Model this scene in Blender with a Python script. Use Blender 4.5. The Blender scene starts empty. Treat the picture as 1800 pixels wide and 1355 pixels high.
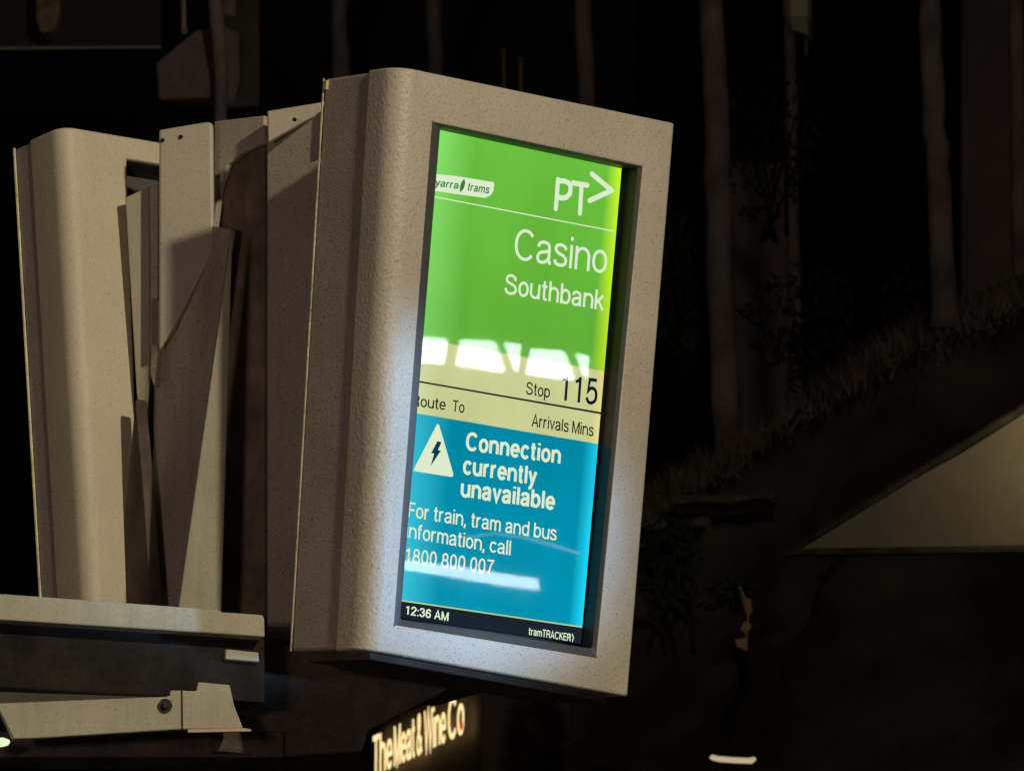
import bpy, bmesh, math, random
from mathutils import Vector, Matrix, noise
R = math.radians
S = bpy.context.scene
COL = S.collection
random.seed(7)

# ------------------------------------------------------------------ camera
CAM = Vector((0, 0, 1.6))
PITCH = R(12)
FPX = 12000.0
cd = bpy.data.cameras.new('camera')
cd.sensor_width = 36
cd.lens = 36 * FPX / 1800
cd.clip_end = 2000
cam = bpy.data.objects.new('camera', cd)
cd.dof.use_dof = True
cd.dof.focus_distance = 9.72
cd.dof.aperture_fstop = 36
cam.location = CAM
cam.rotation_euler = (R(90) + PITCH, 0, 0)
COL.objects.link(cam)
S.camera = cam
# ------------------------------------------------------------------ night sky
S.view_settings.view_transform = 'Standard'
S.view_settings.look = 'None'
S.view_settings.exposure = 0
S.view_settings.gamma = 1
w = bpy.data.worlds.new('World')
S.world = w
w.use_nodes = True
nt = w.node_tree
sky = nt.nodes.new('ShaderNodeTexSky')
sky.sky_type = 'NISHITA'
sky.sun_disc = False
sky.sun_elevation = R(-4)
sky.sun_rotation = R(200)
nt.links.new(sky.outputs[0], nt.nodes['Background'].inputs[0])
nt.nodes['Background'].inputs[1].default_value = 0.016

# ------------------------------------------------------------------ geometry of sight
FWD = Vector((0, math.cos(PITCH), math.sin(PITCH)))
UP = Vector((0, -math.sin(PITCH), math.cos(PITCH)))
RT = Vector((1, 0, 0))
def ray(px, py):
    return FWD + RT * ((px - 900) / FPX) + UP * ((677.5 - py) / FPX)
def at(px, py, d):
    return CAM + ray(px, py) * d
def hit(px, py, p, n):
    r = ray(px, py)
    return CAM + r * ((p - CAM).dot(n) / r.dot(n))
def yawn(deg):
    """horizontal normal that faces the viewer; positive = turned to the viewer's right"""
    return Vector((math.sin(R(deg)), -math.cos(R(deg)), 0))

# frame of the front display (x across its face, y into it, z up along it)
O = Vector((-0.21583875, 9.46735956, 3.23302487))
MD = Matrix.Rotation(R(40.3), 3, 'Z') @ Matrix.Rotation(R(.6), 3, 'Y') @ Matrix.Rotation(R(5.9), 3, 'X')
MDi = MD.inverted()
ND = MD @ Vector((0, -1, 0))

# ------------------------------------------------------------------ materials
def M(name, col, rough=.6, spec=.4, bump=0, bscale=120, var=.12, speck=0, scale=6, stain=None, emis=None, estr=0, metal=0, dirt=0):
    m = bpy.data.materials.new(name)
    m.use_nodes = True
    t = m.node_tree
    b = t.nodes['Principled BSDF']
    b.inputs['Roughness'].default_value = rough
    b.inputs['Specular IOR Level'].default_value = spec
    b.inputs['Metallic'].default_value = metal
    tc = t.nodes.new('ShaderNodeTexCoord')
    def nz(s, d=5, r=.6):
        n = t.nodes.new('ShaderNodeTexNoise')
        n.inputs['Scale'].default_value = s
        n.inputs['Detail'].default_value = d
        n.inputs['Roughness'].default_value = r
        t.links.new(tc.outputs['Object'], n.inputs['Vector'])
        return n
    def ramp(src, a, b_, ca, cb):
        r = t.nodes.new('ShaderNodeValToRGB')
        r.color_ramp.elements[0].position = a
        r.color_ramp.elements[1].position = b_
        r.color_ramp.elements[0].color = ca
        r.color_ramp.elements[1].color = cb
        t.links.new(src, r.inputs[0])
        return r
    def mix(fac, a, b_, mode='MIX'):
        x = t.nodes.new('ShaderNodeMix')
        x.data_type = 'RGBA'
        x.blend_type = mode
        if hasattr(fac, 'links') or hasattr(fac, 'node'):
            t.links.new(fac, x.inputs[0])
        else:
            x.inputs[0].default_value = fac
        for v, k in ((a, 6), (b_, 7)):
            if isinstance(v, tuple):
                x.inputs[k].default_value = v
            else:
                t.links.new(v, x.inputs[k])
        return x.outputs[2]
    lo = tuple(c * (1 - var) for c in col) + (1,)
    hi = tuple(min(1, c * (1 + var)) for c in col) + (1,)
    c = ramp(nz(scale).outputs['Fac'], .3, .7, lo, hi).outputs[0]
    if stain:
        s = ramp(nz(scale * .6, 8, .7).outputs['Fac'], .45, .72, (0, 0, 0, 1), (1, 1, 1, 1))
        c = mix(s.outputs[0], c, tuple(stain) + (1,))
    if dirt:
        mp = t.nodes.new('ShaderNodeMapping')
        mp.inputs['Scale'].default_value = (38, 38, 3)
        t.links.new(tc.outputs['Object'], mp.inputs['Vector'])
        n = nz(1, 6, .7)
        t.links.new(mp.outputs[0], n.inputs['Vector'])
        s = ramp(n.outputs['Fac'], .48, .8, (0, 0, 0, 1), (dirt, dirt, dirt, 1))
        c = mix(s.outputs[0], c, tuple(x * .45 for x in col) + (1,))
    if speck:
        s = ramp(nz(330, 2, .5).outputs['Fac'], .58, .72, (0, 0, 0, 1), (speck, speck, speck, 1))
        c = mix(s.outputs[0], c, (.05, .045, .04, 1))
        s = ramp(nz(110, 3, .6).outputs['Fac'], .68, .80, (0, 0, 0, 1), (speck, speck, speck, 1))
        c = mix(s.outputs[0], c, (.07, .06, .05, 1))
    t.links.new(c, b.inputs['Base Color'])
    if bump:
        n = nz(bscale, 4, .6 if bscale != 170 else .75)
        bp = t.nodes.new('ShaderNodeBump')
        bp.inputs['Strength'].default_value = bump
        bp.inputs['Distance'].default_value = .002 if bscale != 170 else .0032
        t.links.new(n.outputs['Fac'], bp.inputs['Height'])
        t.links.new(bp.outputs[0], b.inputs['Normal'])
    if emis:
        b.inputs['Emission Color'].default_value = tuple(emis) + (1,)
        b.inputs['Emission Strength'].default_value = estr
    return m

def E(name, col, strength=1.0):
    m = bpy.data.materials.new(name)
    m.use_nodes = True
    t = m.node_tree
    t.nodes.clear()
    e = t.nodes.new('ShaderNodeEmission')
    e.inputs[0].default_value = tuple(col) + (1,)
    e.inputs[1].default_value = strength
    o = t.nodes.new('ShaderNodeOutputMaterial')
    t.links.new(e.outputs[0], o.inputs[0])
    return m

def lin(r, g, b):
    f = lambda v: (v / 255 / 12.92) if v <= 10 else ((v / 255 + .055) / 1.055) ** 2.4
    return (f(r), f(g), f(b))

def screen_mat(name, centre, left, right, wl=.07, wr=.07, low=1.0, high=1.0):
    """an edge-lit liquid crystal panel: the backlight leaks along both long sides"""
    m = bpy.data.materials.new(name)
    m.use_nodes = True
    t = m.node_tree
    t.nodes.clear()
    uv = t.nodes.new('ShaderNodeUVMap')
    uv.uv_map = 'panel'
    sp = t.nodes.new('ShaderNodeSeparateXYZ')
    t.links.new(uv.outputs[0], sp.inputs[0])
    r = t.nodes.new('ShaderNodeValToRGB')
    el = r.color_ramp.elements
    el[0].position = 0.0
    el[0].color = tuple(left) + (1,)
    el[1].position = 1.0
    el[1].color = tuple(right) + (1,)
    a = el.new(.05 + wl)
    a.color = tuple(centre) + (1,)
    a = el.new(.98 - wr)
    a.color = tuple(centre) + (1,)
    t.links.new(sp.outputs[0], r.inputs[0])
    n = t.nodes.new('ShaderNodeTexNoise')
    n.inputs['Scale'].default_value = 4
    n.inputs['Detail'].default_value = 3
    t.links.new(uv.outputs[0], n.inputs['Vector'])
    mr = t.nodes.new('ShaderNodeMapRange')
    mr.inputs[3].default_value = .85
    mr.inputs[4].default_value = 1.15
    t.links.new(n.outputs['Fac'], mr.inputs[0])
    v = t.nodes.new('ShaderNodeMapRange')
    v.inputs[1].default_value = 0
    v.inputs[2].default_value = 1
    v.inputs[3].default_value = low
    v.inputs[4].default_value = high
    t.links.new(sp.outputs[1], v.inputs[0])
    mu = t.nodes.new('ShaderNodeMath')
    mu.operation = 'MULTIPLY'
    t.links.new(mr.outputs[0], mu.inputs[0])
    t.links.new(v.outputs[0], mu.inputs[1])
    e = t.nodes.new('ShaderNodeEmission')
    t.links.new(r.outputs[0], e.inputs[0])
    t.links.new(mu.outputs[0], e.inputs[1])
    o = t.nodes.new('ShaderNodeOutputMaterial')
    t.links.new(e.outputs[0], o.inputs[0])
    return m

PAINT = (.56, .51, .42)
m_paint = M('pale_grey_powder_coat', PAINT, .42, .5, .35, 420, .07, .35, 5)
m_cover = M('pale_grey_cover_coat', (.57, .525, .44), .40, .55, .75, 190, .10, .5, 5, dirt=.12)
m_side = M('weathered_grey_coat', (.53, .455, .39), .55, .35, .5, 300, .12, .75, 5, dirt=.35)
m_bracket = M('pale_bracket_coat', (.46, .43, .32), .6, .3, .25, 200, .12, .3, 7, dirt=.4)
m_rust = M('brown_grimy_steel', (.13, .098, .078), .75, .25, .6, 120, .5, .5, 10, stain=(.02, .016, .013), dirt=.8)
m_dark = M('weathered_steel_and_shade', (.024, .020, .017), .85, .2, 1, 110, .6, .3, 14, stain=(.008, .007, .006))
m_black = M('black_rubber', (.012, .012, .013), .5, .4, 0)
m_inner = M('dark_grey_inner_lining', (.10, .095, .095), .7, .3, .2, 200, .1, .2)
m_bolt = M('rusty_bolt', (.03, .022, .015), .7, .4, .5, 200, .4)

# ------------------------------------------------------------------ object helpers
def tag(o, label=None, cat=None, group=None, kind=None):
    for k, v in (('label', label), ('category', cat), ('group', group), ('kind', kind)):
        if v:
            o[k] = v
    return o
def empty(name, loc, label, cat, group=None):
    o = bpy.data.objects.new(name, None)
    o.empty_display_size = .1
    o.location = loc
    COL.objects.link(o)
    return tag(o, label, cat, group)
WORLD = {}
def obj(name, bm, mats, parent=None, loc=None, smooth=None, bevel=0, seg=2):
    """link a bmesh given in world coordinates as one object"""
    if loc is None:
        loc = WORLD[parent.name] if parent else Vector((0, 0, 0))
    bmesh.ops.translate(bm, verts=bm.verts, vec=-loc)
    me = bpy.data.meshes.new(name)
    bm.normal_update()
    bm.to_mesh(me)
    bm.free()
    for m in (mats if isinstance(mats, (list, tuple)) else [mats]):
        me.materials.append(m)
    o = bpy.data.objects.new(name, me)
    COL.objects.link(o)
    if parent:
        o.parent = parent
        o.location = loc - WORLD[parent.name]
    else:
        o.location = loc
    WORLD[o.name] = Vector(loc)
    if bevel:
        b = o.modifiers.new('bevel', 'BEVEL')
        b.width = bevel
        b.segments = seg
        b.limit_method = 'ANGLE'
        b.angle_limit = R(40)
    if smooth:
        me.shade_smooth()
        if smooth != True:
            me.set_sharp_from_angle(angle=R(smooth))
    return o
def root(name, loc, label, cat, group=None):
    o = empty(name, loc, label, cat, group)
    WORLD[o.name] = Vector(loc)
    return o
def prism(bm, pts, vec, mi=0):
    """a plate: outline pts pushed along vec"""
    a = [bm.verts.new(p) for p in pts]
    b = [bm.verts.new(Vector(p) + Vector(vec)) for p in pts]
    n = len(pts)
    fs = [bm.faces.new(a), bm.faces.new(b[::-1])]
    for i in range(n):
        fs.append(bm.faces.new((a[i], b[i], b[(i + 1) % n], a[(i + 1) % n])))
    for f in fs:
        f.material_index = mi
    bmesh.ops.recalc_face_normals(bm, faces=fs)
    return fs
def plate(px, p, n, thick, bm=None):
    bm = bm or bmesh.new()
    prism(bm, [hit(x, y, p, n) for x, y in px], -n.normalized() * thick)
    return bm
def box(bm, c, sx, sy, sz, rot=None):
    g = bmesh.ops.create_cube(bm, size=1)
    for v in g['verts']:
        v.co = Vector((v.co.x * sx, v.co.y * sy, v.co.z * sz))
        if rot:
            v.co = rot @ v.co
        v.co += Vector(c)
def tube(bm, pts, rad, seg=10):
    rings = []
    for i, p in enumerate(pts):
        a = Vector(pts[max(0, i - 1)])
        b = Vector(pts[min(len(pts) - 1, i + 1)])
        d = (b - a).normalized()
        u = d.orthogonal().normalized() if abs(d.z) < .9 else Vector((1, 0, 0)).cross(d).normalized()
        v = d.cross(u)
        r = rad[i] if isinstance(rad, (list, tuple)) else rad
        rings.append([bm.verts.new(Vector(p) + (u * math.cos(2 * math.pi * k / seg) + v * math.sin(2 * math.pi * k / seg)) * r) for k in range(seg)])
    for a, b in zip(rings, rings[1:]):
        for k in range(seg):
            bm.faces.new((a[k], a[(k + 1) % seg], b[(k + 1) % seg], b[k]))
    bm.faces.new(rings[0][::-1])
    bm.faces.new(rings[-1])
    bmesh.ops.recalc_face_normals(bm, faces=bm.faces)

# ------------------------------------------------------------------ the setting: ground
m_ground = M('night_asphalt', (.05, .05, .05), .9, .3, .5, 60, .3)
bm = bmesh.new()
g = bmesh.ops.create_grid(bm, x_segments=8, y_segments=8, size=600)
tag(obj('ground', bm, m_ground), kind='structure')

# ------------------------------------------------------------------ street lamp, added fill lamp and added cool spot (all outside the picture)
m_pole = M('galvanised_pole', (.22, .22, .22), .5, .5, .2)
def lamp_on_pole(pos, foot, watts, colour, radius, label, target=None, cone=None, blend=.5):
    t = root('lamp_on_pole', Vector((foot[0], foot[1], 0)), label, 'street lamp')
    bm = bmesh.new()
    top = Vector((foot[0], foot[1], pos[2] + .25))
    tube(bm, [Vector((foot[0], foot[1], 0)), top], [.07, .045], 14)
    obj('pole', bm, m_pole, t, smooth=40)
    bm = bmesh.new()
    p = Vector(pos)
    tube(bm, [top - Vector((0, 0, .06)), (top + p) / 2 + Vector((0, 0, .2)), p + Vector((0, 0, .17))], .025, 10)
    obj('arm', bm, m_pole, t, smooth=40)
    bm = bmesh.new()
    d = (p - top)
    d.z = 0
    rot = Matrix.Rotation(math.atan2(d.y, d.x), 3, 'Z')
    box(bm, p + Vector((0, 0, .17)), .5, .24, .07, rot)
    obj('lamp_head', bm, m_pole, t, bevel=.02)
    L = bpy.data.lights.new('lamp_light', 'SPOT' if cone else 'POINT')
    L.energy = watts
    L.color = colour
    L.shadow_soft_size = radius
    lo = bpy.data.objects.new('lamp_light', L)
    COL.objects.link(lo)
    lo.parent = t
    lo.location = p - WORLD[t.name]
    if cone:
        L.spot_size = R(cone)
        L.spot_blend = blend
        lo.rotation_euler = (Vector(target) - p).to_track_quat('-Z', 'Y').to_euler()
    return t
DC = Vector((0.0, 9.6, 3.65))
p = DC + Vector((.465, -.78, .40)).normalized() * 6.0
lamp_on_pole(p, (p.x + 1.6, p.y - .4), 760, (1, .86, .62), .12, 'tall street lamp with a warm light in front of the tram display')
p = Vector((-1.5, 2.6, 2.5))
lamp_on_pole(p, (p.x - 1.5, p.y), 210, (1, .78, .64), .25, 'added fill lamp with a weaker pinkish light left of the display')  # added lamp that fills the shaded side faces
tg = hit(795, 890, O, ND)
p = tg + Vector((.975, -.19, -.14)).normalized() * 3.4
lamp_on_pole(p, (p.x + .6, p.y - .4), 500, (.32, .60, 1), .06, 'added low spot lamp with a cool narrow beam beside the display', target=tg, cone=9.6, blend=.5)  # added spot that throws bluish light on the lower front cover

# ------------------------------------------------------------------ the front display
def dl(px, py, depth=0.0):
    """pixel -> (x, z) in the display's own frame, on the plane at that depth"""
    P = O + MD @ Vector((0, depth, 0))
    q = MDi @ (hit(px, py, P, ND) - O)
    return q.x, q.z
def dw(x, y, z):
    return O + MD @ Vector((x, y, z))
disp = root('passenger_display', dw(.25, .1, 0), 'large pale grey upright display with a lit green and blue tram timetable screen', 'information display')
cTL, cTR, cBR, cBL = dl(699, 116), dl(1187, 217), dl(1105, 1224), dl(641, 1141)
def quad(s, t, c):
    tl, tr, br, bl = c
    return tuple((bl[i] * (1 - s) + br[i] * s) * (1 - t) + (tl[i] * (1 - s) + tr[i] * s) * t for i in (0, 1))
def cover_mesh(frame, corners, hole, rad, seam, chamf, to_world, rr=.006, inner=.03):
    """pressed front cover: rounded left edge, flat face with a chamfered window, caps"""
    bm = bmesh.new()
    W = corners[1][0] - corners[0][0]
    prof = [(0, seam)]
    for k in range(9):
        a = k / 8 * math.pi / 2
        prof.append((rad * (1 - math.cos(a)), rad * (1 - math.sin(a))))
    right = []
    for k in range(5):
        a = k / 4 * math.pi / 2
        right.append((W - rr + rr * math.sin(a), rr - rr * math.cos(a)))
    right.append((W, seam))
    def V(x, y, t):
        q = quad(x / W, t, corners)
        return bm.verts.new(to_world(q[0], y, q[1]))
    Lb = [V(x, y, 0) for x, y in prof]
    Lt = [V(x, y, 1) for x, y in prof]
    Rb = [V(x, y, 0) for x, y in right]
    Rt = [V(x, y, 1) for x, y in right]
    for A, B in ((Lb, Lt), (Rb, Rt)):
        for i in range(len(A) - 1):
            bm.faces.new((A[i], A[i + 1], B[i + 1], B[i]))
    h = [bm.verts.new(to_world(x, 0, z)) for x, z in hole]       # TL TR BR BL
    f = [Lt[-1], Rt[0], Rb[0], Lb[-1]]
    for i in range(4):
        j = (i + 1) % 4
        bm.faces.new((f[i], f[j], h[j], h[i]))
    cx = sum(p[0] for p in hole) / 4
    l, tp, r_, b_ = chamf
    ins = [(hole[0][0] + l, hole[0][1] - tp), (hole[1][0] - r_, hole[1][1] - tp), (hole[2][0] - r_, hole[2][1] + b_), (hole[3][0] + l, hole[3][1] + b_)]
    h2 = [bm.verts.new(to_world(x, .007, z)) for x, z in ins]
    for i in range(4):
        j = (i + 1) % 4
        bm.faces.new((h[i], h[j], h2[j], h2[i])).material_index = 1
    bm.faces.new(Lt + Rt)
    bm.faces.new((Lb + Rb)[::-1])
    back = [Lb[0], Rb[-1], Rt[-1], Lt[0]]
    bmesh.ops.recalc_face_normals(bm, faces=bm.faces)
    return bm, ins
hole = [dl(764, 215), dl(1130, 293), dl(1049, 1152), dl(692, 1098)]
bm, ins = cover_mesh(None, (cTL, cTR, cBR, cBL), hole, .032, .064, (.0165, .003, .004, .010), dw)
m_lip = M('dark_grey_window_lip', (.085, .085, .085), .45, .4, .6, 200, .15, .3)
cover = obj('front_cover', bm, [m_cover, m_lip], disp, smooth=35, bevel=.003)
# rear shell
bm = bmesh.new()
Wd = cTR[0] - cTL[0]
def shell(bm, y0, y1, s0, s1, t0, t1):
    pts = []
    for y in (y0, y1):
        for s, t in ((s0, t0), (s1, t0), (s1, t1), (s0, t1)):
            q = quad(s, t, (cTL, cTR, cBR, cBL))
            pts.append(bm.verts.new(dw(q[0], y, q[1])))
    for f in ((0, 1, 2, 3), (7, 6, 5, 4), (0, 4, 5, 1), (1, 5, 6, 2), (2, 6, 7, 3), (3, 7, 4, 0)):
        bm.faces.new([pts[i] for i in f])
    bmesh.ops.recalc_face_normals(bm, faces=bm.faces)
shell(bm, .0645, .170, .006, .99, .003, .997)
rear = obj('rear_shell', bm, m_side, disp, bevel=.004)
# bottom tray seen from below
bm = bmesh.new()
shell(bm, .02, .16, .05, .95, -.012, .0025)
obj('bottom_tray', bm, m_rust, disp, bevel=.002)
# recess lining
bm = bmesh.new()
RD = .030
a = [bm.verts.new(dw(x, .0068, z)) for x, z in ins]
b = [bm.verts.new(dw(x, RD + .012, z)) for x, z in ins]
for i in range(4):
    j = (i + 1) % 4
    bm.faces.new((a[i], a[j], b[j], b[i]))
bm.faces.new(b[::-1])
gas = obj('gasket', bm, m_black, disp)
# the panel itself
sTL, sTR, sBR, sBL = dl(771, 228, RD), dl(1093, 293, RD), dl(1021, 1131, RD), dl(697, 1084, RD)
SC = (sTL, sTR, sBR, sBL)
def bandv(px, py):
    """height fraction of a pixel on the panel"""
    x, z = dl(px, py, RD)
    lo, hi = 0.0, 1.0
    for _ in range(40):
        m = (lo + hi) / 2
        s = .5
        # s from x at this t
        l = quad(0, m, SC)
        r = quad(1, m, SC)
        s = (x - l[0]) / (r[0] - l[0])
        if quad(s, m, SC)[1] < z:
            lo = m
        else:
            hi = m
    return (lo + hi) / 2
bands = [((1023, 1103), 0.0), ]
tb = [0, bandv(860, 1079), bandv(860, 1076.5), bandv(900, 754.5), bandv(1060, 652), 1]
m_bar = E('screen_dark_bar', lin(28, 36, 48), 1)
m_creamline = E('screen_cream_line', lin(190, 215, 150), 1)
m_blue = screen_mat('screen_blue', lin(0, 130, 158), lin(48, 178, 200), lin(30, 196, 226), .16, .06, 1.4, .80)
m_cream = screen_mat('screen_cream', lin(206, 212, 150), lin(214, 226, 172), lin(240, 224, 146), .06, .03)
m_green = screen_mat('screen_green', lin(100, 180, 58), lin(126, 212, 98), lin(190, 238, 44), .16, .06, .66, 1.22)
bm = bmesh.new()
uvl = bm.loops.layers.uv.new('panel')
for k, mi in enumerate((0, 1, 2, 3, 4)):
    t0, t1 = tb[k], tb[k + 1]
    vs = []
    for s, t in ((0, t0), (1, t0), (1, t1), (0, t1)):
        q = quad(s, t, SC)
        vs.append((bm.verts.new(dw(q[0], RD, q[1])), (s, t)))
    f = bm.faces.new([v for v, _ in vs])
    f.material_index = mi
    for l, (_, uvv) in zip(f.loops, vs):
        l[uvl].uv = uvv
scr = obj('screen', bm, [m_bar, m_creamline, m_blue, m_cream, m_green], disp)

m_pale = E('lettering_pale', lin(226, 242, 210), 1)
m_ink = E('lettering_dark', lin(14, 20, 24), 1)
m_leaf = E('badge_green', lin(60, 130, 55), 1)
# a plain narrow sans alphabet, drawn as strokes (cap height 1)
XH = .74
def A(cx, cy, rx, ry, a0, a1, n=14):
    out = []
    for k in range(n + 1):
        a = R(a0 + (a1 - a0) * k / n)
        c, s_ = math.cos(a), math.sin(a)
        e = .95
        out.append((cx + rx * math.copysign(abs(c) ** e, c), cy + ry * math.copysign(abs(s_) ** e, s_)))
    return out
def cr(P, n=5):
    P = [P[0]] + list(P) + [P[-1]]
    out = []
    for a, b, c, d in zip(P, P[1:], P[2:], P[3:]):
        for k in range(n):
            t = k / n
            out.append(tuple(.5 * (2 * b[i] + (c[i] - a[i]) * t + (2 * a[i] - 5 * b[i] + 4 * c[i] - d[i]) * t * t + (3 * b[i] - a[i] - 3 * c[i] + d[i]) * t ** 3) for i in (0, 1)))
    out.append(P[-1])
    return out
GL = {
 'o': (.56, [A(.28, .37, .23, .32, 0, 360, 26)]),
 'a': (.56, [cr([(.06, .52), (.1, .64), (.26, .69), (.42, .64), (.46, .5)]) + [(.46, .15), (.49, .06), (.55, .05)], cr([(.46, .43), (.3, .39), (.12, .34), (.05, .2), (.1, .08), (.22, .05), (.37, .1), (.46, .22)])]),
 'n': (.58, [[(.06, 0), (.06, XH)], A(.29, .42, .23, .27, 180, 0) + [(.52, 0)]]),
 'm': (.86, [[(.06, 0), (.06, XH)], A(.245, .44, .185, .25, 180, 0) + [(.43, 0)], A(.615, .44, .185, .25, 180, 0) + [(.80, 0)]]),
 'h': (.58, [[(.06, 0), (.06, 1)], A(.29, .42, .23, .27, 180, 0) + [(.52, 0)]]),
 'u': (.58, [[(.52, 0), (.52, XH)], [(.06, XH)] + A(.29, .32, .23, .27, 180, 360)]),
 'r': (.36, [[(.06, 0), (.06, XH)], A(.30, .42, .24, .27, 180, 85)]),
 'i': (.14, [[(.07, 0), (.07, XH)], [(.07, .88), (.07, 1)]]),
 'l': (.14, [[(.07, 0), (.07, 1)]]),
 't': (.32, [[(.14, .95), (.14, .16)] + cr([(.14, .16), (.18, .06), (.31, .05)]), [(.0, .69), (.30, .69)]]),
 'f': (.31, [[(.12, 0), (.12, .8)] + cr([(.12, .8), (.16, .93), (.31, .95)]), [(0, .69), (.29, .69)]]),
 'c': (.53, [A(.28, .37, .23, .32, 38, 322, 22)]),
 'e': (.56, [[(.05, .38)] + A(.28, .37, .23, .32, 0, 322, 22)]),
 's': (.50, [cr([(.45, .55), (.37, .66), (.25, .69), (.1, .65), (.07, .52), (.18, .42), (.34, .36), (.45, .25), (.42, .1), (.26, .05), (.11, .08), (.04, .2)])]),
 'S': (.70, [cr([(.6, .72), (.53, .88), (.35, .95), (.16, .9), (.09, .75), (.16, .61), (.36, .53), (.56, .44), (.64, .27), (.55, .11), (.34, .05), (.13, .11), (.05, .29)])]),
 'b': (.58, [[(.06, 0), (.06, 1)], A(.29, .37, .23, .32, 0, 360, 26)]),
 'd': (.58, [[(.52, 0), (.52, 1)], A(.29, .37, .23, .32, 0, 360, 26)]),
 'p': (.58, [[(.06, -.28), (.06, XH)], A(.29, .37, .23, .32, 0, 360, 26)]),
 'k': (.50, [[(.06, 0), (.06, 1)], [(.46, XH), (.08, .32)], [(.2, .45), (.49, 0)]]),
 'v': (.50, [[(.03, XH), (.25, .03), (.47, XH)]]),
 'y': (.50, [[(.03, XH), (.25, .05)], [(.47, XH), (.24, .02), (.17, -.18), (.11, -.23), (.02, -.23)]]),
 'C': (.74, [A(.38, .5, .33, .45, 40, 320, 26)]),
 'R': (.68, [[(.06, 0), (.06, 1)], [(.06, .95), (.36, .95)] + A(.36, .72, .23, .23, 90, -90) + [(.06, .49)], [(.36, .49), (.52, .42), (.57, .3), (.58, .1), (.62, 0)]]),
 'T': (.60, [[(0, .95), (.6, .95)], [(.3, 0), (.3, .95)]]),
 'A': (.66, [[(.03, 0), (.33, .98), (.63, 0)], [(.13, .32), (.53, .32)]]),
 'M': (.78, [[(.06, 0), (.06, 1)], [(.07, .97), (.39, .05), (.71, .97)], [(.72, 0), (.72, 1)]]),
 'K': (.64, [[(.06, 0), (.06, 1)], [(.58, 1), (.08, .4)], [(.24, .58), (.61, 0)]]),
 'E': (.56, [[(.06, 0), (.06, 1)], [(.06, .95), (.54, .95)], [(.06, .52), (.5, .52)], [(.06, .05), (.55, .05)]]),
 'F': (.52, [[(.06, 0), (.06, 1)], [(.06, .95), (.52, .95)], [(.06, .5), (.46, .5)]]),
 'W': (.92, [[(.03, 1), (.23, .03), (.46, .97), (.69, .03), (.89, 1)]]),
 '&': (.66, [cr([(.62, .03), (.3, .5), (.16, .75), (.22, .93), (.36, .93), (.41, .77), (.3, .6), (.1, .4), (.06, .2), (.16, .06), (.34, .06), (.5, .22), (.57, .42)])]),
 '1': (.56, [[(.33, 0), (.33, .98)], [(.33, .95), (.27, .84), (.1, .78)]]),
 '5': (.56, [[(.49, .94), (.15, .94), (.09, .48)] + cr([(.09, .48), (.18, .59), (.31, .62), (.46, .54), (.51, .34), (.45, .14), (.27, .05), (.12, .1), (.05, .24)])]),
 '8': (.58, [A(.29, .735, .185, .21, 0, 360, 22), A(.29, .29, .23, .24, 0, 360, 24)]),
 '0': (.58, [A(.29, .5, .22, .45, 0, 360, 26)]),
 '7': (.56, [[(.03, .94), (.52, .94)] + cr([(.52, .94), (.34, .6), (.25, .3), (.2, 0)])]),
 '2': (.56, [cr([(.06, .68), (.1, .87), (.28, .95), (.46, .87), (.5, .7), (.4, .5), (.18, .27), (.07, .06)]) + [(.53, .06)]]),
 '3': (.56, [cr([(.06, .72), (.11, .89), (.27, .95), (.45, .87), (.47, .71), (.39, .56), (.24, .53)]), cr([(.24, .53), (.42, .49), (.51, .31), (.45, .13), (.27, .05), (.1, .12), (.04, .28)])]),
 '6': (.58, [A(.29, .32, .22, .27, 0, 360, 24), cr([(.07, .32), (.08, .62), (.18, .88), (.34, .95), (.48, .86), (.51, .76)])]),
 ',': (.16, [[(.08, .13), (.08, 0), (.03, -.15)]]),
 ':': (.16, [[(.08, .0), (.08, .13)], [(.08, .58), (.08, .71)]]),
 ' ': (.20, []),
}
def ribbon(P, wd):
    """left and right edges of a stroke of constant weight, with mitred bends"""
    out = []
    n = len(P)
    closed = n > 3 and math.dist(P[0], P[-1]) < 1e-4
    for i in range(n):
        a = P[i - 1] if i > 0 else (P[-2] if closed else None)
        c = P[i + 1] if i < n - 1 else (P[1] if closed else None)
        b = P[i]
        def nrm_(u, v):
            d = math.dist(u, v) or 1e-9
            return (-(v[1] - u[1]) / d, (v[0] - u[0]) / d)
        na = nrm_(a, b) if a else nrm_(b, c)
        nc = nrm_(b, c) if c else na
        m = (na[0] + nc[0], na[1] + nc[1])
        l = math.hypot(*m) or 1e-9
        m = (m[0] / l, m[1] / l)
        k = min(2.2, 1 / max(.3, m[0] * na[0] + m[1] * na[1])) * wd / 2
        out.append(((b[0] + m[0] * k, b[1] + m[1] * k), (b[0] - m[0] * k, b[1] - m[1] * k)))
    return out
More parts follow.
